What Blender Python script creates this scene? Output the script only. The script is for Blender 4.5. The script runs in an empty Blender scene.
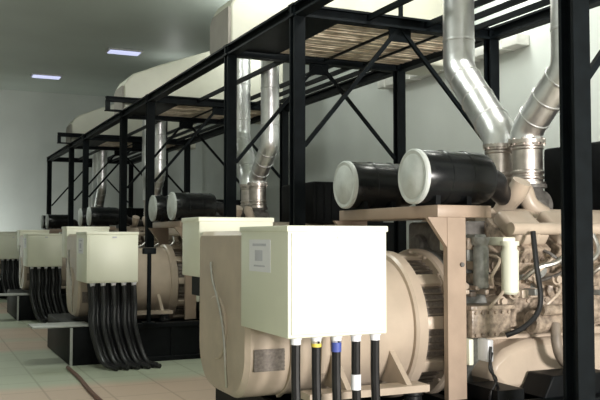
import bpy, bmesh, math, random
from mathutils import Vector, Matrix
random.seed(7)
C = bpy.context.scene.collection
PI = math.pi
PITCH = 6.15                       # distance from one generator set to the next
NGEN = 4

# ------------------------------------------------------------------ materials
def mat(name, col, rough=0.5, metal=0.0, var=0.12, scale=6.0, bump=0.0, bscale=40.0, spec=0.5, col2=None, coat=0.0):
    m = bpy.data.materials.new(name); m.use_nodes = True
    nt = m.node_tree; b = nt.nodes['Principled BSDF']
    b.inputs['Roughness'].default_value = rough
    b.inputs['Metallic'].default_value = metal
    b.inputs['Specular IOR Level'].default_value = spec
    b.inputs['Coat Weight'].default_value = coat
    tc = nt.nodes.new('ShaderNodeTexCoord')
    nz = nt.nodes.new('ShaderNodeTexNoise'); nz.inputs['Scale'].default_value = scale
    nz.inputs['Detail'].default_value = 6
    nt.links.new(tc.outputs['Object'], nz.inputs['Vector'])
    rp = nt.nodes.new('ShaderNodeValToRGB')
    rp.color_ramp.elements[0].position = 0.3; rp.color_ramp.elements[1].position = 0.7
    lo = [c*(1-var) for c in col] if col2 is None else col2
    hi = [min(1, c*(1+var)) for c in col] if col2 is None else col
    rp.color_ramp.elements[0].color = (*lo, 1); rp.color_ramp.elements[1].color = (*hi, 1)
    nt.links.new(nz.outputs['Fac'], rp.inputs['Fac'])
    nt.links.new(rp.outputs['Color'], b.inputs['Base Color'])
    if bump > 0:
        n2 = nt.nodes.new('ShaderNodeTexNoise'); n2.inputs['Scale'].default_value = bscale
        nt.links.new(tc.outputs['Object'], n2.inputs['Vector'])
        bp = nt.nodes.new('ShaderNodeBump'); bp.inputs['Strength'].default_value = bump
        bp.inputs['Distance'].default_value = 0.01
        nt.links.new(n2.outputs['Fac'], bp.inputs['Height'])
        nt.links.new(bp.outputs['Normal'], b.inputs['Normal'])
    return m

def emit(name, col, strength):
    m = bpy.data.materials.new(name); m.use_nodes = True
    b = m.node_tree.nodes['Principled BSDF']
    b.inputs['Base Color'].default_value = (*col, 1)
    b.inputs['Emission Color'].default_value = (*col, 1)
    b.inputs['Emission Strength'].default_value = strength
    return m

M = {}
M['black_steel'] = mat('black_steel', (0.0045, 0.0065, 0.008), 0.5, 0.0, 0.3, 9, spec=0.10)
M['skid_black'] = mat('skid_black', (0.005, 0.006, 0.007), 0.5, 0.0, 0.3, 9, spec=0.12)
M['tan'] = mat('tan_paint', (0.47, 0.385, 0.305), 0.36, 0.0, 0.10, 5, 0.05)
M['tan_cast'] = mat('tan_cast', (0.47, 0.375, 0.29), 0.34, 0.0, 0.2, 22, 0.45, 60, col2=(0.13, 0.10, 0.078))
M['tan_bracket'] = mat('tan_bracket', (0.35, 0.262, 0.20), 0.42, 0.0, 0.10, 6, 0.05)
M['tan_dark'] = mat('tan_shadow_paint', (0.20, 0.165, 0.135), 0.5, 0.0, 0.2, 12, 0.2)  # darker tan of the louvres, drain pipe and some fittings
M['cream'] = mat('cream_paint', (0.74, 0.75, 0.62), 0.4, 0.0, 0.03, 3)
M['cream_ins'] = mat('cream_cladding', (0.56, 0.56, 0.47), 0.4, 0.0, 0.04, 3)
M['grey_clad'] = mat('grey_cladding', (0.27, 0.25, 0.22), 0.6, 0.0, 0.08, 5)  # grey puts the shade of the silencer's left end into its colour
M['alu'] = mat('aluminium_cladding', (0.90, 0.90, 0.91), 0.36, 1.0, 0.06, 9, 0.3, 12)
M['steel'] = mat('brushed_steel', (0.55, 0.53, 0.50), 0.38, 1.0, 0.15, 20)
M['bellows'] = mat('bellows_steel', (0.62, 0.56, 0.52), 0.36, 1.0, 0.12, 20)
M['iron'] = mat('dark_cast_iron', (0.14, 0.13, 0.12), 0.55, 0.3, 0.3, 20, 0.2)
M['grey_metal'] = mat('grey_metal', (0.25, 0.255, 0.24), 0.5, 0.2, 0.3, 20, 0.2)
M['filter_black'] = mat('filter_black', (0.008, 0.009, 0.010), 0.25, 0.0, 0.2, 9, spec=0.35)
M['cap_grey'] = mat('cap_grey', (0.55, 0.58, 0.56), 0.4, 0.0, 0.10, 12, 0.1)
M['rubber'] = mat('black_rubber', (0.010, 0.010, 0.011), 0.35, 0.0, 0.2, 12, spec=0.4)
M['grille'] = mat('grille_mesh', (0.17, 0.145, 0.125), 0.6, 0.1, 0.3, 60)
M['paper'] = mat('paper', (0.80, 0.80, 0.84), 0.6, 0.0, 0.02, 3)
M['ink'] = mat('ink_grey', (0.50, 0.50, 0.56), 0.6)
M['yellow'] = mat('yellow_tape', (0.75, 0.60, 0.10), 0.5)
M['blue'] = mat('blue_tape', (0.06, 0.09, 0.36), 0.5)
M['white'] = mat('white_plastic', (0.80, 0.80, 0.85), 0.45, 0, 0.03)
M['red'] = mat('red_brown', (0.11, 0.045, 0.028), 0.5)
M['redpaint'] = mat('red_paint', (0.35, 0.05, 0.05), 0.4)
M['plate'] = mat('galvanised_plate', (0.42, 0.43, 0.41), 0.45, 0.3, 0.12, 20)
M['deck'] = mat('rusty_deck', (0.84, 0.75, 0.62), 0.32, 0.15, 0.2, 7, 0.3, 30, col2=(0.34, 0.26, 0.18))
M['duct'] = mat('pale_duct', (0.68, 0.68, 0.64), 0.5)
M['fixture'] = mat('fixture_white', (0.6, 0.6, 0.62), 0.4)
M['lamp'] = emit('lamp_diffuser', (0.62, 0.66, 0.95), 0.9)
M['wall'] = mat('wall_paint', (0.58, 0.61, 0.58), 0.6, 0.0, 0.04, 1.2, 0.05, 80)
M['ceil'] = mat('ceiling_paint', (0.50, 0.55, 0.51), 0.55, 0.0, 0.05, 0.6)

def floor_mat():
    m = bpy.data.materials.new('painted_floor'); m.use_nodes = True
    nt = m.node_tree; b = nt.nodes['Principled BSDF']; L = nt.links.new
    b.inputs['Roughness'].default_value = 0.45
    tc = nt.nodes.new('ShaderNodeTexCoord'); sp = nt.nodes.new('ShaderNodeSeparateXYZ')
    L(tc.outputs['Object'], sp.inputs[0])
    nz = nt.nodes.new('ShaderNodeTexNoise'); nz.inputs['Scale'].default_value = 1.1; nz.inputs['Detail'].default_value = 5
    L(tc.outputs['Object'], nz.inputs['Vector'])
    def mth(op, a, v):
        n = nt.nodes.new('ShaderNodeMath'); n.operation = op
        if hasattr(a, 'name'): L(a, n.inputs[0])
        else: n.inputs[0].default_value = a
        if hasattr(v, 'name'): L(v, n.inputs[1])
        else: n.inputs[1].default_value = v
        return n.outputs[0]
    y = mth('ADD', sp.outputs['Y'], mth('MULTIPLY', nz.outputs['Fac'], 0.5))
    f = mth('FRACT', mth('DIVIDE', mth('SUBTRACT', y, 6.25), PITCH), 0)
    r = nt.nodes.new('ShaderNodeValToRGB'); L(f, r.inputs['Fac'])
    g = (0.39, 0.425, 0.325, 1); p = (0.50, 0.385, 0.30, 1)
    e = r.color_ramp.elements
    e[0].position = 0.0; e[0].color = g; e[1].position = 0.05; e[1].color = p
    for pos, col in ((0.18, p), (0.22, (0.43, 0.40, 0.31, 1)), (0.30, p), (0.50, p), (0.56, g)):
        q = e.new(pos); q.color = col
    br = nt.nodes.new('ShaderNodeTexBrick')
    br.inputs['Scale'].default_value = 1.0
    br.inputs['Color1'].default_value = (1, 1, 1, 1); br.inputs['Color2'].default_value = (0.92, 0.92, 0.92, 1)
    br.inputs['Mortar'].default_value = (0.62, 0.60, 0.56, 1)
    br.inputs['Mortar Size'].default_value = 0.012; br.inputs['Brick Width'].default_value = 0.6; br.inputs['Row Height'].default_value = 0.6
    br.offset = 0.0
    L(tc.outputs['Object'], br.inputs['Vector'])
    mx = nt.nodes.new('ShaderNodeMix'); mx.data_type = 'RGBA'; mx.blend_type = 'MULTIPLY'
    mx.inputs['Factor'].default_value = 0.75
    L(r.outputs['Color'], mx.inputs['A']); L(br.outputs['Color'], mx.inputs['B'])
    L(mx.outputs['Result'], b.inputs['Base Color'])
    return m
M['floor'] = floor_mat()

# ------------------------------------------------------------------ mesh helpers
def B(): return bmesh.new()

def box(bm, x0, x1, y0, y1, z0, z1, bev=0.0, seg=2):
    r = bmesh.ops.create_cube(bm, size=1)
    vs = r['verts']
    for v in vs:
        v.co = Vector(((x0+x1)/2+v.co.x*(x1-x0), (y0+y1)/2+v.co.y*(y1-y0), (z0+z1)/2+v.co.z*(z1-z0)))
    if bev > 0:
        es = list({e for v in vs for e in v.link_edges})
        bmesh.ops.bevel(bm, geom=es, offset=bev, segments=seg, affect='EDGES', profile=0.5)
    return bm

def frame_of(d, up=None):
    d = d.normalized()
    u = Vector((0, 0, 1)) if up is None else up
    if abs(d.dot(u)) > 0.98: u = Vector((0, 1, 0))
    a = u.cross(d).normalized(); b = d.cross(a).normalized()
    return a, b

def sweep(bm, pts, prof, closed_profile=True, up=None, caps=True):
    """sweep a 2D profile (list of (a,b)) along points with mitred corners"""
    P = [Vector(p) for p in pts]; rings = []
    d0 = (P[1]-P[0]).normalized(); a, b = frame_of(d0, up)
    prev = d0
    for i, p in enumerate(P):
        if i == 0: t = d0
        elif i == len(P)-1: t = (P[i]-P[i-1]).normalized()
        else: t = ((P[i]-P[i-1]).normalized()+(P[i+1]-P[i]).normalized()).normalized()
        q = prev.rotation_difference(t)
        a = q @ a; b = q @ b; prev = t
        rings.append([bm.verts.new(p+a*u+b*v) for u, v in prof])
    n = len(prof)
    for i in range(len(rings)-1):
        for j in range(n):
            bm.faces.new((rings[i][j], rings[i][(j+1) % n], rings[i+1][(j+1) % n], rings[i+1][j]))
    if caps:
        bm.faces.new(rings[0][::-1]); bm.faces.new(rings[-1])
    return bm

def circ(r, n=16): return [(r*math.cos(2*PI*k/n), r*math.sin(2*PI*k/n)) for k in range(n)]
def tube(bm, pts, r, n=12): return sweep(bm, pts, circ(r, n))
def bar(bm, p0, p1, w, h=None):
    h = h or w
    return sweep(bm, [p0, p1], [(-w/2, -h/2), (w/2, -h/2), (w/2, h/2), (-w/2, h/2)])
def hprof(w, t=0.024):
    a = w/2; c = t/2
    return [(-a, -a), (a, -a), (a, -a+t), (c, -a+t), (c, a-t), (a, a-t), (a, a), (-a, a), (-a, a-t), (-c, a-t), (-c, -a+t), (-a, -a+t)]
def hbar(bm, p0, p1, w): return sweep(bm, [p0, p1], hprof(w))
def smooth_path(pts, n=5):
    """Catmull-Rom"""
    P = [Vector(p) for p in pts]; out = []
    for i in range(len(P)-1):
        p0 = P[max(i-1, 0)]; p1 = P[i]; p2 = P[i+1]; p3 = P[min(i+2, len(P)-1)]
        for k in range(n):
            t = k/n
            out.append(0.5*((2*p1)+(p2-p0)*t+(2*p0-5*p1+4*p2-p3)*t*t+(3*p1-p0-3*p2+p3)*t**3))
    out.append(P[-1]); return out

def lathe(bm, origin, axis, prof, n=32):
    """prof: list of (distance along axis, radius)"""
    o = Vector(origin); d = Vector(axis).normalized(); a, b = frame_of(d)
    rings = []
    for h, r in prof:
        r = max(r, 1e-4)
        rings.append([bm.verts.new(o+d*h+a*(r*math.cos(2*PI*k/n))+b*(r*math.sin(2*PI*k/n))) for k in range(n)])
    for i in range(len(rings)-1):
        for j in range(n):
            bm.faces.new((rings[i][j], rings[i][(j+1) % n], rings[i+1][(j+1) % n], rings[i+1][j]))
    bm.faces.new(rings[0][::-1]); bm.faces.new(rings[-1])
    return bm

def cyl(bm, p0, p1, r, n=20, ch=0.0):
    p0 = Vector(p0); L = (Vector(p1)-p0).length
    pr = [(0, r), (L, r)] if ch == 0 else [(0, r-ch), (ch, r), (L-ch, r), (L, r-ch)]
    return lathe(bm, p0, Vector(p1)-p0, pr, n)

def prism(bm, poly, axis, c0, c1):
    """extrude a 2D polygon; axis 'x': poly=(y,z); 'y': poly=(x,z); 'z': poly=(x,y)"""
    def mk(u, v, c):
        return {'x': (c, u, v), 'y': (u, c, v), 'z': (u, v, c)}[axis]
    r0 = [bm.verts.new(mk(u, v, c0)) for u, v in poly]; r1 = [bm.verts.new(mk(u, v, c1)) for u, v in poly]
    n = len(poly)
    for j in range(n): bm.faces.new((r0[j], r0[(j+1) % n], r1[(j+1) % n], r1[j]))
    bm.faces.new(r0[::-1]); bm.faces.new(r1)
    return bm

def rrect(u0, u1, v0, v1, rads, n=8):
    """rounded rectangle, radii for corners (u0v0, u1v0, u1v1, u0v1)"""
    out = []
    for (cu, cv, r, a0) in ((u0, v0, rads[0], PI), (u1, v0, rads[1], 1.5*PI), (u1, v1, rads[2], 0), (u0, v1, rads[3], 0.5*PI)):
        ox = cu + (r if cu == u0 else -r); oy = cv + (r if cv == v0 else -r)
        for k in range(n+1):
            a = a0 + 0.5*PI*k/n
            out.append((ox+r*math.cos(a), oy+r*math.sin(a)))
    return out

ORG = Vector((0, 0, 0))
def obj(name, bm, m, parent=None, label=None, bev=0.0, kind=None):
    bmesh.ops.recalc_face_normals(bm, faces=bm.faces)
    if parent is not None: bmesh.ops.translate(bm, verts=bm.verts, vec=-ORG)
    me = bpy.data.meshes.new(name); bm.to_mesh(me); bm.free()
    me.shade_smooth(); me.set_sharp_from_angle(angle=math.radians(35))
    me.materials.append(M[m])
    o = bpy.data.objects.new(name, me); C.objects.link(o)
    if bev > 0:
        md = o.modifiers.new('bevel', 'BEVEL'); md.width = bev; md.segments = 2; md.limit_method = 'ANGLE'
    if parent is not None: o.parent = parent
    if label: o['label'] = label
    if kind: o['kind'] = kind
    return o

def sub(name, bm, m, part, label=None, kind=None): return obj(name, bm, m, part, label, kind=kind)

def thing(name, label, cat, loc, group=None):
    global ORG
    ORG = Vector(loc)
    o = bpy.data.objects.new(name, None); C.objects.link(o); o.location = loc
    o.empty_display_size = 0.2
    o['label'] = label; o['category'] = cat
    if group: o['group'] = group
    return o

def solo(name, bm, m, label, cat, loc, group=None):
    """a thing that is one mesh, origin at loc"""
    global ORG
    bmesh.ops.translate(bm, verts=bm.verts, vec=-Vector(loc))
    o = obj(name, bm, m); o.location = loc
    o['label'] = label; o['category'] = cat
    if group: o['group'] = group
    return o

def dup(root, dy, label):
    r = root.copy(); C.objects.link(r); r.location = root.location + Vector((0, dy, 0))
    r['label'] = label
    for ch in list(root.children):
        c = ch.copy(); C.objects.link(c); c.parent = r
        for g in list(ch.children):
            d = g.copy(); C.objects.link(d); d.parent = c
    return r

def struct(name, bm, m):
    o = obj(name, bm, m); o['kind'] = 'structure'; return o

# ------------------------------------------------------------------ room
RX0, RX1, RY0, RY1, RZ = -4.5, 8.5, -5.0, 29.0, 6.5
struct('floor', box(B(), RX0, RX1, RY0, RY1, -0.1, 0), 'floor')
struct('ceiling', box(B(), RX0, RX1, RY0, RY1, RZ, RZ+0.1), 'ceil')
struct('wall_far', box(B(), RX0, RX1, RY1, RY1+0.1, 0, RZ), 'wall')
struct('wall_near', box(B(), RX0, RX1, RY0-0.1, RY0, 0, RZ), 'wall')
struct('wall_left', box(B(), RX0-0.1, RX0, RY0, RY1, 0, RZ), 'wall')
struct('wall_right', box(B(), RX1, RX1+0.1, RY0, RY1, 0, RZ), 'wall')

# ceiling lights
def ceiling_light(x, y, label, ln=1.2):
    t = thing('ceiling_light', label, 'ceiling light', (x, y, RZ), 'fluorescent ceiling lights')
    bm = B(); box(bm, x-ln/2, x+ln/2, y-0.24, y+0.24, RZ-0.05, RZ, 0.01); obj('housing', bm, 'fixture', t)
    bm = B(); box(bm, x-ln/2+0.05, x+ln/2-0.05, y-0.19, y+0.19, RZ-0.075, RZ-0.05, 0.008); obj('diffuser', bm, 'lamp', t)
    return t
ceiling_light(4.8, 21.6, 'glowing ceiling light nearer to the silver-clad silencers, right one of the two', 0.9)
ceiling_light(3.4, 25.9, 'glowing ceiling light further back over the far wall, left one of the two', 0.9)

# duct on the right wall
bm = B(); box(bm, 8.24, 8.5, 10.05, 14.3, 4.55, 4.72, 0.015)
for k in range(5): box(bm, 8.23, 8.5, 10.4+k*0.9, 10.44+k*0.9, 4.54, 4.73)
solo('wall_duct', bm, 'duct', 'pale rectangular duct running along the grey wall behind the silver exhaust pipes', 'duct', (8.37, 12.2, 4.55))

# ------------------------------------------------------------------ generator set
ORD = ['nearest', 'second', 'third', 'farthest']
CY, CZ = 5.45, 0.95      # shaft line

def make_genset():
    global ORG
    t = thing('generator_set', 'nearest tan diesel generator set, its bright cream terminal box closest to the viewer', 'generator', (4.0, CY, 0), 'diesel generator sets in a row')
    # --- skid
    bm = B()
    for y0, s in ((4.42, 1), (6.48, -1)):
        ya, yb = sorted((y0, y0+s*0.16)); box(bm, 2.2, 6.6, ya, yb, 0.0, 0.06)
        box(bm, 2.2, 6.6, ya, yb, 0.43, 0.49)
        ya, yb = sorted((y0+s*0.03, y0+s*0.06)); box(bm, 2.2, 6.6, ya, yb, 0.05, 0.45)
    box(bm, 2.2, 2.24, 4.45, 6.45, 0.02, 0.48)
    for x in (2.5, 3.4, 4.4, 5.4, 6.5): box(bm, x, x+0.1, 4.46, 6.44, 0.06, 0.45)
    box(bm, 2.22, 6.5, 4.5, 6.4, 0.02, 0.04)
    skid = obj('skid', bm, 'skid_black', t, bev=0.006)
    for x in (2.4, 3.0, 4.9, 6.0):
        bm = B(); box(bm, x, x+0.05, 4.425, 4.47, 0.05, 0.44); sub('stiffener', bm, 'skid_black', skid)
    # --- rubber mounts
    for x, y in ((2.4, 4.75), (2.4, 6.15), (3.0, 4.75), (3.0, 6.15), (4.9, 4.62), (4.9, 6.28)):
        bm = B(); lathe(bm, (x, y, 0.49), (0, 0, 1), [(0, 0.08), (0.02, 0.08), (0.03, 0.06), (0.06, 0.06), (0.07, 0.07), (0.085, 0.07)], 16)
        obj('rubber_mount', bm, 'rubber', t)
    # --- alternator end housing (rounded rectangle section)
    bm = B(); prof = rrect(4.97, 5.97, 0.53, 1.64, (0.30, 0.30, 0.05, 0.05), 8)
    inner = rrect(5.0, 5.94, 0.56, 1.61, (0.28, 0.28, 0.04, 0.04), 8)
    def ringx(poly, x): return [bm.verts.new((x, u, v)) for u, v in poly]
    rs = [ringx(inner, 1.90), ringx(prof, 1.93), ringx(prof, 2.52)]
    n = len(prof)
    for i in range(2):
        for j in range(n): bm.faces.new((rs[i][j], rs[i][(j+1) % n], rs[i+1][(j+1) % n], rs[i+1][j]))
    bm.faces.new(rs[0][::-1]); bm.faces.new(rs[2])
    hs = obj('alternator_housing', bm, 'tan', t)
    bm = B(); lathe(bm, (1.905, CY+0.1, CZ+0.02), (-1, 0, 0), [(0, 0.22), (0.012, 0.22), (0.02, 0.21), (0.02, 0.0)], 40)
    sub('bearing_cover', bm, 'tan', hs)
    bm = B()
    pth = smooth_path([(1.88, 5.62, 1.42), (1.86, 5.52, 1.30), (1.86, 5.43, 1.20), (1.86, 5.33, 1.06), (1.86, 5.27, 0.90), (1.86, 5.25, 0.75), (1.88, 5.28, 0.60)], 5)
    tube(bm, pth, 0.010, 8); sub('conduit', bm, 'steel', hs, 'thin shiny conduit')  # bright tube in the shape of the specular streak on the housing
    bm = B(); box(bm, 1.95, 2.16, 4.955, 4.99, 0.74, 0.88)
    for k in range(6): box(bm, 1.95, 2.16, 4.95, 4.96, 0.745+k*0.023, 0.752+k*0.023)
    sub('air_grille', bm, 'grille', hs, 'dark air inlet grille')
    for x in (2.22, 2.44):
        bm = B(); prism(bm, [(4.98, 0.95), (4.94, 0.95), (4.965, 0.70), (5.07, 0.585), (5.2, 0.52), (5.22, 0.55), (5.01, 0.76)], 'x', x-0.014, x+0.014); sub('rib', bm, 'tan', hs)
    for y0, y1 in ((4.70, 4.86), (6.04, 6.20)):
        bm = B(); box(bm, 2.22, 3.1, y0, y1, 0.575, 0.62)
        for x in (2.5, 2.95):
            if y0 < 5: prism(bm, [(4.72, 0.60), (5.2, 0.60), (5.2, 0.85), (5.0, 0.85)], 'x', x, x+0.04)
            else: prism(bm, [(6.18, 0.60), (5.7, 0.60), (5.7, 0.85), (5.9, 0.85)], 'x', x, x+0.04)
        sub('foot', bm, 'tan', hs)
    # --- alternator body
    bm = B(); lathe(bm, (2.50, CY, CZ), (1, 0, 0), [(0, 0.50), (0.03, 0.515), (0.06, 0.50), (0.64, 0.50), (0.64, 0.53), (0.66, 0.545), (0.73, 0.545), (0.74, 0.53), (0.74, 0.49)], 56)
    ab = obj('alternator_body', bm, 'tan', t)
    bm = B(); lathe(bm, (3.23, CY, CZ), (1, 0, 0), [(0, 0.485), (0.21, 0.485)], 56)
    ad = obj('flywheel_adaptor', bm, 'grille', t, 'dark louvred ring')
    for k in range(10):
        a = 2*PI*(k+0.35)/10
        M4 = Matrix.Translation((0, CY, CZ)) @ Matrix.Rotation(a, 4, 'X')
        b2 = B(); box(b2, 3.235, 3.45, -0.045, 0.045, 0.47, 0.53, 0.008)
        for v in b2.verts: v.co = M4 @ v.co
        sub('spoke', b2, 'tan', ad)
    bm = B()
    for k in range(60):
        a = 2*PI*k/60
        M4 = Matrix.Translation((0, CY, CZ)) @ Matrix.Rotation(a, 4, 'X')
        b2 = B(); box(b2, 3.25, 3.44, -0.006, 0.006, 0.478, 0.50)
        for v in b2.verts: v.co = M4 @ v.co
        me = bpy.data.meshes.new('tmp'); b2.to_mesh(me); b2.free(); bm.from_mesh(me); bpy.data.meshes.remove(me)
    sub('louvre', bm, 'tan_dark', ad)
    bm = B(); lathe(bm, (3.43, CY, CZ), (1, 0, 0), [(0, 0.50), (0.0, 0.545), (0.015, 0.56), (0.07, 0.56), (0.08, 0.55), (0.08, 0.5)], 56)
    for k in range(16):
        a = 2*PI*k/16; cyl(bm, (3.41, CY+0.535*math.cos(a), CZ+0.535*math.sin(a)), (3.44, CY+0.535*math.cos(a), CZ+0.535*math.sin(a)), 0.012, 8)
    obj('flange', bm, 'tan', t)
    # --- terminal box (near) and far box
    bm = B(); box(bm, 1.88, 2.52, 4.27, 5.02, 1.03, 1.65, 0.008)
    tb = obj('terminal_box', bm, 'cream', t, 'cream terminal box')
    bm = B(); box(bm, 1.872, 2.528, 4.262, 5.03, 1.63, 1.665, 0.006); sub('lid', bm, 'cream', tb)
    bm = B(); box(bm, 1.90, 2.50, 4.262, 4.272, 1.05, 1.622, 0.004); sub('front_panel', bm, 'cream', tb)
    bm = B(); box(bm, 1.876, 1.881, 4.52, 4.86, 1.39, 1.585); lb = sub('label_sheet', bm, 'paper', tb, 'white paper sheet')
    bm = B(); box(bm, 2.19, 2.245, 4.258, 4.263, 1.588, 1.605); sub('nameplate', bm, 'ink', tb, 'small grey nameplate')
    for k in range(5):
        bm = B(); x = 1.97+k*0.13; lathe(bm, (x, 4.36, 1.035), (0, 0, -1), [(0, 0.036), (0.02, 0.036), (0.02, 0.030), (0.05, 0.030)], 14)
        sub('cable_gland', bm, 'white', tb, 'white cable gland')
    for z0, z1, y0, y1 in ((1.545, 1.56, 4.58, 4.80), (1.455, 1.52, 4.64, 4.76), (1.42, 1.43, 4.60, 4.78)):
        bm = B(); box(bm, 1.8745, 1.877, y0, y1, z0, z1); sub('printed_block', bm, 'ink', tb, 'faint grey printed block')
    bm = B(); box(bm, 1.90, 2.50, 5.96, 6.40, 1.30, 1.735, 0.008); fb = obj('auxiliary_box', bm, 'cream', t, 'smaller cream box on the far side')
    bm = B(); box(bm, 1.893, 2.507, 5.955, 6.407, 1.715, 1.75, 0.006); sub('lid', bm, 'cream', fb)
    bm = B(); box(bm, 1.95, 2.4, 6.02, 6.3, 1.15, 1.31); sub('bracket', bm, 'skid_black', fb)
    # --- flywheel housing and engine block
    bm = B(); lathe(bm, (3.5, CY, CZ+0.02), (1, 0, 0), [(0, 0.50), (0.02, 0.53), (0.10, 0.55), (0.26, 0.55), (0.28, 0.50)], 40)
    for k in range(14):
        a = 2*PI*k/14; cyl(bm, (3.49, CY+0.52*math.cos(a), CZ+0.02+0.52*math.sin(a)), (3.53, CY+0.52*math.cos(a), CZ+0.02+0.52*math.sin(a)), 0.014, 8)
    obj('flywheel_housing', bm, 'grey_metal', t)
    bm = B(); prism(bm, [(4.98, 0.80), (5.92, 0.80), (5.96, 1.12), (6.08, 1.42), (5.75, 1.62), (5.45, 1.36), (5.15, 1.62), (4.82, 1.42), (4.94, 1.12)], 'x', 3.74, 5.85)
    blk = obj('engine_block', bm, 'tan_cast', t, bev=0.015)
    bm = B(); box(bm, 3.72, 5.86, 4.90, 6.0, 0.86, 0.91)
    for k in range(24): cyl(bm, (3.8+k*0.087, 4.93, 0.90), (3.8+k*0.087, 4.93, 0.925), 0.013, 6)
    sub('crankcase_rail', bm, 'tan', blk)
    for k in range(5):
        x = 3.82+k*0.41
        bm = B(); box(bm, x, x+0.3, 4.90, 4.97, 0.94, 1.16, 0.02)
        for dx in (0.03, 0.27):
            for dz in (0.97, 1.13): cyl(bm, (x+dx, 4.905, dz), (x+dx, 4.885, dz), 0.015, 6)
        sub('side_cover', bm, 'tan_cast', blk)
    # oil pan
    bm = B(); pl = [(3.66, 0.62), (3.80, 0.50), (5.85, 0.50), (5.85, 0.86), (4.02, 0.86), (3.82, 0.80), (3.70, 0.72)]
    prism(bm, pl, 'y', 4.80, 6.10)
    obj('oil_pan', bm, 'tan', t, bev=0.05)
    # cylinder heads and valve covers on both banks
    for side in (1, -1):
        for k in range(5):
            x = 3.86+k*0.40
            ang = side*0.62
            M4 = Matrix.Translation((0, CY-side*0.50, 1.58)) @ Matrix.Rotation(ang, 4, 'X')
            b1 = B(); box(b1, x, x+0.34, -0.20, 0.20, -0.12, 0.06, 0.012)
            for q in range(4):
                cyl(b1, (x+0.05+q*0.08, -0.20, -0.03), (x+0.05+q*0.08, -0.225, -0.03), 0.016, 8)
            for v in b1.verts: v.co = M4 @ v.co
            hd = obj('cylinder_head', b1, 'tan_cast', t)
            b1 = B(); box(b1, x+0.02, x+0.32, -0.16, 0.16, 0.05, 0.17, 0.035, 3)
            for dx in (0.06, 0.28):
                for dy in (-0.13, 0.13): cyl(b1, (x+dx, dy, 0.10), (x+dx, dy, 0.135), 0.016, 6)
            for v in b1.verts: v.co = M4 @ v.co
            sub('valve_cover', b1, 'tan', hd)
    # intake manifold logs, coolant rail
    bm = B()
    for y in (5.27, 5.63):
        cyl(bm, (3.95, y, 1.74), (5.80, y, 1.74), 0.085, 20, 0.02)
        for k in range(5): box(bm, 4.0+k*0.4, 4.12+k*0.4, y-0.10, y+0.10, 1.60, 1.72, 0.01)
    im = obj('intake_manifold', bm, 'tan', t)
    bm = B(); tube(bm, smooth_path([(4.12, 5.27, 1.74), (4.12, 5.15, 1.86), (4.12, 5.05, 1.93), (4.13, 4.99, 2.02)], 5), 0.075, 16)
    sub('intake_elbow', bm, 'tan', im)
    bm = B(); tube(bm, [(3.80, 4.72, 1.66), (5.8, 4.72, 1.66)], 0.045, 14)
    for k in range(5): tube(bm, smooth_path([(4.04+k*0.40, 4.72, 1.66), (4.04+k*0.40, 4.74, 1.58), (4.04+k*0.40, 4.82, 1.52)], 4), 0.024, 10)
    obj('coolant_rail', bm, 'tan', t)
    # silver injector pipes
    for k in range(5):
        x = 4.02+k*0.30
        bm = B(); tube(bm, smooth_path([(x+0.22, 4.70, 1.62), (x+0.23, 4.66, 1.50), (x+0.14, 4.66, 1.42), (x, 4.70, 1.38), (x-0.06, 4.78, 1.30)], 5), 0.019, 8)
        obj('injector_pipe', bm, 'steel', t, 'shiny bent injector pipe')
    # oil filter canister
    bm = B(); lathe(bm, (3.765, 4.69, 1.20), (0, 0, 1), [(0, 0.045), (0.015, 0.06), (0.30, 0.062), (0.315, 0.052), (0.34, 0.052), (0.34, 0.066), (0.37, 0.066)], 24)
    box(bm, 3.71, 3.82, 4.69, 4.98, 1.54, 1.60, 0.01)
    obj('oil_filter', bm, 'cream', t, 'pale upright filter canister')
    bm = B(); lathe(bm, (3.60, 4.80, 1.24), (0, 0, 1), [(0, 0.045), (0.015, 0.055), (0.28, 0.055), (0.30, 0.045), (0.34, 0.062), (0.36, 0.062)], 20)
    box(bm, 3.55, 3.65, 4.80, 5.0, 1.54, 1.62, 0.01)
    obj('fuel_filter', bm, 'grey_metal', t)
    # oil cooler on the lower rear of the block
    bm = B(); box(bm, 3.46, 3.80, 4.72, 4.98, 0.90, 1.12, 0.02); box(bm, 3.44, 3.82, 4.70, 5.0, 1.095, 1.125, 0.005)
    for k in range(6): cyl(bm, (3.49+k*0.056, 4.725, 1.075), (3.49+k*0.056, 4.705, 1.075), 0.012, 6)
    for k in range(6): cyl(bm, (3.49+k*0.056, 4.725, 0.925), (3.49+k*0.056, 4.705, 0.925), 0.012, 6)
    obj('oil_cooler', bm, 'tan_cast', t)
    # starter motor
    bm = B(); cyl(bm, (3.98, 4.74, 0.99), (4.42, 4.74, 0.99), 0.085, 20, 0.015); cyl(bm, (4.02, 4.66, 1.08), (4.3, 4.66, 1.08), 0.04, 14, 0.008)
    st = obj('starter_motor', bm, 'tan_cast', t)
    bm = B(); lathe(bm, (4.42, 4.74, 0.99), (1, 0, 0), [(0, 0.085), (0.03, 0.07), (0.05, 0.02)], 16); sub('end_cap', bm, 'iron', st)
    # ribs and pump pieces behind the small parts
    for (x, y, z, r, l, m_) in ((4.35, 4.78, 1.22, 0.09, 0.12, 'tan_cast'), (4.62, 4.76, 1.12, 0.075, 0.16, 'tan_cast'), (4.15, 4.80, 1.26, 0.05, 0.10, 'grey_metal')):
        bm = B(); lathe(bm, (x, 5.0, z), (0, -1, 0), [(0, r*1.2), (0.04, r*1.2), (0.04, r), (l, r), (l+0.02, r*0.6), (l+0.05, r*0.6)], 18)
        obj('pump', bm, m_, t)
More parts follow.
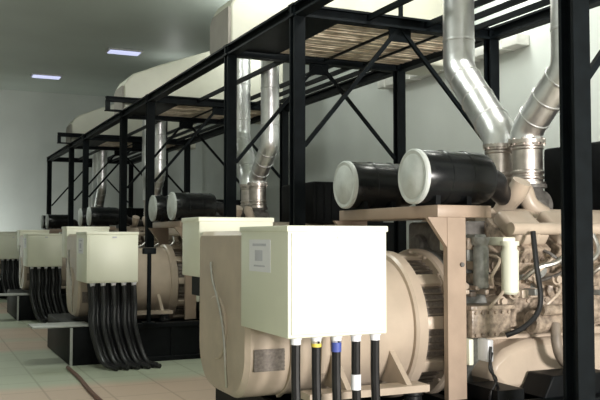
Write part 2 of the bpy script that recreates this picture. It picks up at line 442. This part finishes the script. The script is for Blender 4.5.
    for k in range(38):
        x = random.uniform(3.45, 4.7); z = random.uniform(1.14, 1.55); q = random.uniform(0.03, 0.09)
        bm = B(); yy = 4.78+random.uniform(-0.05, 0.08); zz = z+random.uniform(0.03, 0.10)
        if k % 3 == 0: lathe(bm, (x, 5.02, z), (0, -1, 0), [(0, q*0.7), (5.0-yy, q*0.7), (5.0-yy, q*0.45), (5.03-yy, q*0.45)], 14)
        else: box(bm, x, x+q, yy, 5.02, z, zz, 0.008)
        obj('fitting', bm, ('tan_cast', 'tan', 'tan_dark', 'tan_cast', 'grey_metal')[k % 5], t)
    for k in range(9):
        x = random.uniform(3.50, 4.5); z = random.uniform(1.2, 1.55)
        bm = B(); tube(bm, smooth_path([(x, 4.92, z), (x+0.02, 4.72, z-0.03), (x+random.uniform(-0.2, 0.2), 4.70, z-0.16), (x+random.uniform(-0.2, 0.2), 4.90, z-0.26)], 5), 0.012, 8)
        obj('hose', bm, 'iron' if k % 2 else 'tan', t)
    bm = B(); tube(bm, smooth_path([(3.93, 4.64, 1.64), (3.925, 4.60, 1.40), (3.94, 4.58, 1.18), (3.90, 4.58, 1.06), (3.79, 4.60, 0.97), (3.70, 4.66, 0.92)], 6), 0.019, 10)
    obj('cable', bm, 'rubber', t, 'dark hanging cable')
    # white sensor box with two black wires
    bm = B(); box(bm, 3.50, 3.55, 4.60, 4.72, 0.755, 0.905, 0.01); sb = obj('sensor_box', bm, 'white', t, 'small white sensor box')
    bm = B(); tube(bm, smooth_path([(3.52, 4.595, 0.86), (3.505, 4.58, 0.76), (3.525, 4.57, 0.66), (3.555, 4.57, 0.60), (3.565, 4.58, 0.515)], 5), 0.010, 8); sub('wire', bm, 'rubber', sb, 'black wire')
    bm = B(); tube(bm, smooth_path([(3.53, 4.595, 0.82), (3.49, 4.57, 0.72), (3.545, 4.57, 0.64), (3.50, 4.57, 0.56), (3.495, 4.58, 0.50)], 5), 0.010, 8)
    sub('wire', bm, 'rubber', sb, 'black wire')
    bm = B(); box(bm, 3.435, 3.475, 4.72, 4.85, 0.72, 0.90, 0.01); obj('junction_box', bm, 'cream', t)
    # brown ring (front end pipe)
    bm = B(); tube(bm, smooth_path([(4.14, 4.66, 0.98), (4.11, 4.62, 0.86), (4.14, 4.62, 0.76), (4.22, 4.66, 0.70), (4.32, 4.72, 0.68)], 5), 0.036, 14)
    obj('drain_pipe', bm, 'tan_dark', t)
    # black engine mount
    bm = B(); prism(bm, [(3.91, 0.49), (4.5, 0.49), (4.5, 0.64), (3.99, 0.64)], 'y', 4.52, 4.78); obj('engine_mount', bm, 'skid_black', t, bev=0.01)
    bm = B(); prism(bm, [(3.50, 0.49), (3.72, 0.49), (3.72, 0.58), (3.50, 0.58)], 'y', 4.50, 4.85); obj('mount_pad', bm, 'skid_black', t)
    # --- filter support: T-shaped post, cross beam, gusset
    bm = B(); box(bm, 3.20, 3.65, 4.74, 6.20, 1.735, 1.82, 0.006)
    cb = obj('filter_support', bm, 'tan_bracket', t)
    for y0, y1 in ((4.75, 4.80), (6.14, 6.19)):
        bm = B(); box(bm, 3.285, 3.435, y0, y1, 0.49, 1.74); sub('post', bm, 'tan_bracket', cb)
        bm = B(); prism(bm, [(3.285, 1.735), (3.10+0.03, 1.735), (3.285, 1.53)], 'y', y0+0.005, y1-0.005); sub('gusset', bm, 'tan_bracket', cb)
    bm = B(); cyl(bm, (3.40, 4.752, 1.41), (3.40, 4.735, 1.41), 0.016, 10); sub('bolt', bm, 'iron', cb)
    # --- air filters
    for y in (4.95, 5.98):
        rr = 0.188
        bm = B(); lathe(bm, (3.15, y, 2.025), (1, 0, 0), [(0.0, rr-0.01), (0.02, rr)]+[q for h in (0.20, 0.38) for q in ((h, rr), (h+0.005, rr+0.006), (h+0.025, rr+0.006), (h+0.03, rr))]+[(0.54, rr), (0.59, rr-0.02), (0.62, 0.10)], 40)
        f = obj('air_filter', bm, 'filter_black', t, 'black drum air filter')
        bm = B(); lathe(bm, (3.16, y, 2.025), (-1, 0, 0), [(0, rr-0.005), (0.0, rr+0.007), (0.025, rr+0.007), (0.034, rr-0.005), (0.030, rr-0.03), (0.036, rr-0.04), (0.040, 0.05), (0.046, 0.04), (0.046, 0.0)], 40)
        sub('end_cap', bm, 'cap_grey', f, 'light grey end cap')
        for x in (3.30, 3.56):
            bm = B(); box(bm, x-0.06, x-0.02, y-0.13, y+0.13, 1.815, 1.89); sub('bracket', bm, 'skid_black', f)
        q = 1 if y < CY else -1
        bm = B(); tube(bm, smooth_path([(3.74, y, 2.02), (3.85, y, 2.01), (3.95, y+q*0.10, 1.95), (4.18, y+q*0.26, 1.90), (4.50, 5.53 if q > 0 else 5.88, 1.88)], 5), 0.08, 16)
        sub('outlet_pipe', bm, 'rubber', f)
    # --- twin turbochargers under the exhaust
    for y in (5.53, 5.90):
        bm = B(); lathe(bm, (4.65, y, 1.76), (0, 0, 1), [(0, 0.15), (0.05, 0.17), (0.14, 0.17), (0.20, 0.12), (0.25, 0.11), (0.25, 0.145), (0.28, 0.145)], 28)
        cyl(bm, (4.50, y-0.02, 1.86), (4.80, y-0.02, 1.86), 0.13, 24, 0.03)
        obj('turbocharger', bm, 'iron', t)
    bm = B(); tube(bm, smooth_path([(4.46, 5.40, 1.93), (4.40, 5.30, 1.99), (4.43, 5.26, 1.86), (4.55, 5.24, 1.78)], 5), 0.07, 14); obj('turbo_elbow', bm, 'tan', t)
    bm = B(); box(bm, 3.62, 3.95, 5.10, 5.80, 1.45, 1.72, 0.03); cyl(bm, (3.56, 5.3, 1.56), (3.80, 5.3, 1.56), 0.11, 20, 0.02); cyl(bm, (3.56, 5.6, 1.52), (3.80, 5.6, 1.52), 0.10, 20, 0.02)
    obj('aftercooler', bm, 'iron', t)
    bm = B(); box(bm, 3.52, 3.60, 5.0, 5.2, 1.50, 1.62, 0.015); obj('relay_box', bm, 'cream', t)
    # --- radiator and header tank at the front
    bm = B(); box(bm, 5.25, 6.45, 4.85, 6.05, 1.80, 2.42, 0.03)
    for k in range(9): box(bm, 5.3+k*0.125, 5.33+k*0.125, 4.835, 4.86, 1.85, 2.37)
    rd = obj('header_tank', bm, 'skid_black', t, 'black coolant header tank')
    bm = B(); box(bm, 5.9, 6.5, 4.6, 6.3, 0.49, 1.82, 0.02)
    for k in range(20): box(bm, 5.89, 5.905, 4.65, 6.25, 0.55+k*0.06, 0.58+k*0.06)
    obj('radiator', bm, 'skid_black', t)
    return t

g0 = make_genset()
GLAB = [None,
        'second tan generator set from the viewer, cream box over a bundle of black cables',
        'third tan generator set back in the row, dim box just left of the second set',
        'farthest tan diesel generator set, only its small terminal box showing at the far left edge']
for k in range(1, NGEN): dup(g0, PITCH*k, GLAB[k])

# ------------------------------------------------------------------ exhaust pipes
def exhaust(y, up, rad, top_label, zt):
    t = thing('exhaust_pipe', top_label, 'exhaust pipe', (4.65, y, 2.04), 'aluminium clad exhaust pipes')
    ux, uy = up
    zr = 4.96 if uy > 6 else 4.54
    # bellows
    bm = B(); lathe(bm, (4.65, y, 2.04), (0, 0, 1), [(0, 0.15), (0.02, 0.15), (0.02, 0.128), (0.04, 0.128), (0.05, 0.138), (0.065, 0.138), (0.075, 0.126), (0.085, 0.126), (0.095, 0.138), (0.11, 0.138), (0.12, 0.127),
        (0.29, 0.127), (0.30, 0.136), (0.315, 0.136), (0.325, 0.127), (0.345, 0.127), (0.345, 0.155), (0.375, 0.155)], 32)
    for k in range(10):
        a = 2*PI*k/10; cyl(bm, (4.65+0.142*math.cos(a), y+0.142*math.sin(a), 2.37), (4.65+0.142*math.cos(a), y+0.142*math.sin(a), 2.43), 0.011, 6)
    obj('bellows', bm, 'bellows', t)
    pts = [(4.65, y, 2.41), (4.65, y, 2.47), (4.65+(ux-4.65)*0.07, y+(uy-y)*0.07, 2.54), (4.65+(ux-4.65)*0.95, y+(uy-y)*0.95, zt-0.06), (ux, uy, zt+0.03), (ux, uy, zt+0.2), (ux, uy, zr-0.16), (ux, uy-0.06, zr-0.03), (ux, 4.58, zr)]
    bm = B(); tube(bm, pts, rad, 28)
    cl = obj('cladding', bm, 'alu', t, 'shiny aluminium cladding')
    def seam(p, q, f):
        p = Vector(p); q = Vector(q); c = p.lerp(q, f); d = (q-p).normalized()
        bm = B(); lathe(bm, c-d*0.012, d, [(0, rad), (0.004, rad+0.006), (0.02, rad+0.006), (0.024, rad)], 28)
        sub('seam_band', bm, 'alu', cl)
    for f in (0.15, 0.5, 0.85): seam(pts[2], pts[3], f)
    for f in (0.05, 0.5): seam(pts[5], pts[6], f)
    return t
e_l = exhaust(5.90, (4.84, 6.78), 0.155, 'left aluminium exhaust pipe bending up beside the nearest air filter, in front of the wall', 3.28)
e_r = exhaust(5.55, (4.63, 5.02), 0.135, 'right aluminium exhaust pipe slanting up behind the nearest black column', 2.98)
EL = [('left aluminium exhaust pipe of the second set, standing just right of a black column', 'right aluminium exhaust pipe of the second set, upright behind the thin diagonal brace'),
      ('left aluminium exhaust pipe of the third set, bending down above the second cream box', 'right aluminium exhaust pipe of the third set, close beside a black column'),
      ('left thin exhaust pipe of the farthest set, deep among the far black frames', 'right thin exhaust pipe of the farthest set, deep among the far black frames')]
for k in range(1, NGEN):
    dup(e_l, PITCH*k, EL[k-1][0]); dup(e_r, PITCH*k, EL[k-1][1])

# ------------------------------------------------------------------ steel frames
XL, XR, YN, YF, ZT = 3.595, 6.12, 3.85, 7.92, 4.06
W = 0.135
WC = 0.128
def make_frame():
    t = thing('steel_frame', 'nearest black steel gantry frame, its front column running full height at the right', 'steel frame', ((XL+XR)/2, (YN+YF)/2, 0), 'black steel frames over the generator sets')
    for x in (XL, XR):
        for y in (YN, YF):
            bm = B(); hbar(bm, (x, y, 0.02), (x, y, ZT-0.01), WC)
            p = obj('column', bm, 'black_steel', t)
            bm = B(); box(bm, x-0.15, x+0.15, y-0.15, y+0.15, 0, 0.025); sub('base_plate', bm, 'black_steel', p)
    for y in (YN, YF):
        bm = B(); hbar(bm, (XL-0.08, y, ZT-W/2), (XR+0.08, y, ZT-W/2), W); obj('cross_beam', bm, 'black_steel', t)
        xm = (XL+XR)/2
        for s, zz in ((-1, 2.56), (1, 2.70)):
            x = xm+s*(XR-XL)/2
            bm = B(); bar(bm, (xm+s*0.03, y, ZT-W-0.01), (x-s*0.08, y, zz), 0.042, 0.042); obj('brace', bm, 'black_steel', t)
        bm = B(); box(bm, xm-0.14, xm+0.14, y-0.01, y+0.01, ZT-W-0.14, ZT-W+0.02); obj('gusset_plate', bm, 'black_steel', t)
    for x in (XL, XR):
        bm = B(); hbar(bm, (x, YN, ZT-W/2), (x, YF, ZT-W/2), W); obj('side_beam', bm, 'black_steel', t)
    for x in (4.45, 5.2, 5.5, 5.8):
        bm = B(); bar(bm, (x, YN, ZT-0.06), (x, YF, ZT-0.05), 0.045, 0.06); obj('joist', bm, 'black_steel', t)
    return t
f0 = make_frame()
FL = ['second black steel frame, its slender left column standing behind the bright cream silencer corner',
      'third black steel frame back in the row, above the second cream terminal box',
      'farthest black steel frame, small against the pale far wall']
for k in range(1, NGEN): dup(f0, PITCH*k, FL[k-1])

# raised railing beams on the two far frames
for k, lb in ((2, 'raised black support beam along the top front of the third frame'), (3, 'raised black support beam along the top front of the farthest frame')):
    y = YN+PITCH*k-0.10
    bm = B(); hbar(bm, (3.22, y, 4.27), (6.2, y, 4.27), 0.10)
    box(bm, 3.22, 3.30, y-0.05, y+0.05, 4.06, 4.25); box(bm, 6.1, 6.2, y-0.05, y+0.05, 4.06, 4.25)
    box(bm, 3.22, 3.75, y-0.05, y+0.12, 4.045, 4.065); box(bm, 6.05, 6.2, y-0.05, y+0.12, 4.045, 4.065)
    solo('support_beam', bm, 'black_steel', lb, 'beam', (4.7, y, 4.06))

# ------------------------------------------------------------------ walkway decks between frames
def make_deck():
    y0, y1 = YF+W/2, YN+PITCH-W/2
    t = thing('overhead_walkway', 'rusty slatted walkway overhead between the nearest and second frames', 'walkway', (4.85, (y0+y1)/2, ZT-W), 'slatted walkways between frames')
    for x in (XL, XR):
        bm = B(); hbar(bm, (x, y0, ZT-W/2), (x, y1, ZT-W/2), W); obj('edge_beam', bm, 'black_steel', t)
    bm = B(); box(bm, XL+0.06, 4.22, y0+0.005, y1-0.005, ZT-0.07, ZT-0.04); obj('side_plate', bm, 'black_steel', t)
    bm = B(); n = 30; dy = (y1-y0)/n
    for k in range(n):
        y = y0+(k+0.5)*dy; x0 = 4.22+random.uniform(0, 0.02)
        z = ZT-0.06+random.uniform(-0.012, 0.012)
        box(bm, x0, XR-0.07, y-dy*0.40, y+dy*0.40, z, z+0.02)
    obj('slats', bm, 'deck', t, 'rusty brown slats')
    for x in (4.9, 5.5):
        bm = B(); box(bm, x, x+0.03, y0+0.005, y1-0.005, ZT-0.10, ZT-0.075); obj('bearer', bm, 'black_steel', t)
    return t
d0 = make_deck()
for k, lb in ((1, 'dark slatted walkway overhead between the second and third frames'), (2, 'dark slatted walkway overhead between the third and farthest frames')):
    dup(d0, PITCH*k, lb)

# ------------------------------------------------------------------ silencers on the frames
def make_silencer():
    x0, x1, y0, y1, z0 = 3.57, 7.0, YN-0.02, YN+0.74, 4.07
    t = thing('silencer', 'cream clad silencer on the nearest frame', 'silencer', ((x0+x1)/2, (y0+y1)/2, z0), 'clad silencers on the frames')
    poly = [(x0+0.02, z0), (x1, z0), (x1, 5.48), (5.9, 5.48), (5.4, 5.44), (4.3, 5.04), (3.78, 4.82), (3.66, 4.72), (x0+0.02, 4.60)]
    bm = B(); prism(bm, poly, 'y', y0, y1); obj('body', bm, 'cream_ins', t, bev=0.03)
    bm = B(); prism(bm, rrect(y0+0.004, y1-0.004, z0+0.004, 4.57, (0.02, 0.06, 0.16, 0.02), 6), 'x', x0-0.012, x0+0.02); obj('end_plate', bm, 'grey_clad', t, 'grey end plate')  # left end coloured darker than the body to carry its shade
    bm = B(); box(bm, 6.1, 6.17, y0-0.012, y0+0.0, z0, 5.47); box(bm, 6.1, 6.17, y1, y1+0.012, z0, 5.47); box(bm, 6.1, 6.17, y0-0.012, y1+0.012, 5.47, 5.495)
    obj('strap', bm, 'black_steel', t, 'dark strap')
    return t
s0 = make_silencer()
# the nearest silencer stands above the frame of the photo; the others are in view
SLAB = ['bright cream clad silencer with grey end plate on the second frame', 'cream clad silencer on the third frame, partly below the ceiling lights', 'small cream clad silencer on the farthest frame']
for k in range(1, NGEN): dup(s0, PITCH*k, SLAB[k-1])

# ------------------------------------------------------------------ power cables
def cable(pts, r, label, group, tape=None):
    t = thing('power_cable', label, 'cable', pts[-1], group)
    bm = B(); tube(bm, smooth_path(pts, 6), r, 10); obj('sheath', bm, 'rubber', t)
    if tape:
        m_, z0, z1 = tape; x, y = pts[0][0], pts[0][1]
        bm = B(); lathe(bm, (x, y, z0), (0, 0, 1), [(0, r+0.003), (z1-z0, r+0.003)], 14); obj('tape_band', bm, m_, t, m_+' tape band')
    return t
LB1 = ['plain black power cable, leftmost under the nearest terminal box', 'black power cable with a yellow band under the nearest terminal box',
       'black power cable with a blue band under the nearest terminal box', 'black power cable with a white tag under the nearest terminal box', 'plain black power cable, rightmost under the nearest terminal box']
TP = [None, ('yellow', 0.965, 1.0), ('blue', 0.93, 0.995), ('white', 0.70, 0.79), None]
for k in range(5):
    x = 1.97+k*0.13
    cable([(x, 4.36, 1.01), (x, 4.36, 0.75), (x+0.01, 4.34, 0.45), (x+0.05, 4.27, 0.18), (x+0.15, 4.12, 0.035), (x+0.35, 3.85, 0.028)], 0.027, LB1[k], 'cables under the nearest terminal box', TP[k])
LBN = [None, 'black power cable in the two back rows of the bundle below the second terminal box',
       'black power cable in the bundle below the third terminal box', 'black power cable in the bundle below the farthest terminal box']
FRONT = ['first black', 'second black', 'third black', 'fourth black', 'fifth black']
for g in range(1, NGEN):
    t = thing('cable_cabinet', ['black low cable cabinet on the floor left of the second set, grey plate on top', 'black low cable cabinet on the floor left of the third set', 'black low cable cabinet on the floor left of the farthest set'][g-1], 'cabinet', (1.9, 11.6+PITCH*(g-1), 0), 'low black cabinets at the ends of the sets')
    oy = PITCH*(g-1)
    bm = B(); box(bm, 1.72, 2.18, 10.62+oy, 12.60+oy, 0.0, 0.48, 0.012); bd = obj('body', bm, 'skid_black', t)
    bm = B(); box(bm, 1.72, 1.75, 10.595+oy, 10.625+oy, 0.0, 0.47); obj('corner_post', bm, 'plate', t, 'bluish grey corner post')
    bm = B(); box(bm, 1.27, 1.98, 10.60+oy, 11.08+oy, 0.48, 0.50, 0.003); obj('top_plate', bm, 'plate', t, 'grey metal plate')
    dy = PITCH*g
    for row in range(3):
        for k in range(4 if row == 1 else 5):
            x = 1.97+k*0.13+(0.065 if row == 1 else 0); y = 4.36+dy+row*0.11; yl = 4.20+dy+row*0.075
            cable([(x, y, 1.02 if row else 1.0), (x+0.005, (y+yl)/2+0.03, 0.75), (x-0.02, yl, 0.52), (x+0.03, yl-0.08, 0.25), (x+0.09, yl-0.20, 0.07), (x+0.20, yl-0.38, 0.03)],
                  0.029, (FRONT[k]+' cable from the left in the front row under the second terminal box') if g == 1 and row == 0 else LBN[g], 'cables under the %s terminal box' % ORD[g])

# black conduit_pole in front of the second set
bm = B(); cyl(bm, (2.70, 10.57, 0.49), (2.70, 10.57, 1.40), 0.028, 14); box(bm, 2.62, 2.78, 10.52, 10.63, 1.38, 1.46, 0.01); box(bm, 2.62, 2.78, 10.50, 10.66, 0.49, 0.51)
solo('conduit_pole', bm, 'black_steel', 'thin black pole standing on the skid in front of the second alternator', 'pole', (2.70, 10.57, 0.49))

# red-brown pipe lying on the floor
bm = B(); tube(bm, smooth_path([(1.66, 10.4, 0.02), (1.66, 9.6, 0.02), (1.62, 8.6, 0.02), (1.62, 7.4, 0.02), (1.6, 6.4, 0.02)], 4), 0.022, 10)
solo('floor_pipe', bm, 'red', 'thin red-brown pipe running along the floor from the second skid', 'pipe', (1.63, 8.4, 0))

# ------------------------------------------------------------------ lights
def area(name, loc, target, size, power, col=(1, 1, 1), sy=None):
    l = bpy.data.lights.new(name, 'AREA'); l.energy = power; l.color = col
    l.shape = 'RECTANGLE'; l.size = size; l.size_y = sy or size
    o = bpy.data.objects.new(name, l); C.objects.link(o); o.location = loc
    o.rotation_euler = (Vector(target)-Vector(loc)).to_track_quat('-Z', 'Y').to_euler()
    return o
area('camera_flash', (0.25, -0.05, 1.85), (2.6, 5.0, 1.7), 0.18, 50, (1.0, 0.98, 0.92))
area('work_lamp', (3.6, -2.8, 2.0), (3.4, 5.0, 1.9), 1.1, 760, (1.0, 0.96, 0.91))
area('hall_lamp', (5.3, 6.2, 6.3), (4.6, 10.0, 4.2), 0.9, 200, (1.0, 0.98, 0.92))
area('aisle_lamp', (1.7, 7.4, 6.3), (1.7, 7.6, 0), 1.2, 130, (0.95, 1.0, 0.93), 0.4)  # added fill without a fitting, brightens the aisle floor
area('aisle_lamp', (1.6, 17.6, 6.3), (1.8, 17.6, 0), 1.2, 90, (0.95, 1.0, 0.93), 0.4)  # second added aisle fill, further back
area('far_lamp', (0.2, 26.6, 1.2), (1.3, 29, 1.1), 1.0, 110, (0.95, 1.0, 0.97))  # added fill for the glow low on the far wall
area('wall_lamp', (7.3, 10.3, 6.2), (8.4, 10.4, 2.0), 0.6, 210, (0.97, 1.0, 0.95), 6.0)  # added long fill, brightens the right wall and streaks the pipes
for ly, pw in ((9.45, 30), (15.6, 65), (21.75, 12)):
    l = bpy.data.lights.new('pendant_lamp', 'POINT'); l.energy = pw; l.color = (0.97, 1.0, 0.95); l.shadow_soft_size = 0.12
    o = bpy.data.objects.new('pendant_lamp', l); C.objects.link(o); o.location = (6.2, ly, 5.75)

w = bpy.data.worlds.new('World'); bpy.context.scene.world = w; w.use_nodes = True
w.node_tree.nodes['Background'].inputs[0].default_value = (0.5, 0.52, 0.5, 1)
w.node_tree.nodes['Background'].inputs[1].default_value = 0.2

# ------------------------------------------------------------------ camera
cam = bpy.data.cameras.new('Camera'); co = bpy.data.objects.new('Camera', cam); C.objects.link(co)
cam.sensor_width = 36; cam.lens = 830/600*36
co.location = (0, 0, 1.6)
th = math.radians(24.6); pi_ = math.atan(37/830)
d = Vector((math.sin(th)*math.cos(pi_), math.cos(th)*math.cos(pi_), math.sin(pi_)))
co.rotation_euler = d.to_track_quat('-Z', 'Y').to_euler()
cam.clip_end = 200
sc = bpy.context.scene; sc.camera = co
sc.view_settings.view_transform = 'Standard'; sc.view_settings.look = 'None'
sc.view_settings.exposure = 0.0; sc.view_settings.gamma = 1; sc.view_settings.use_curve_mapping = False
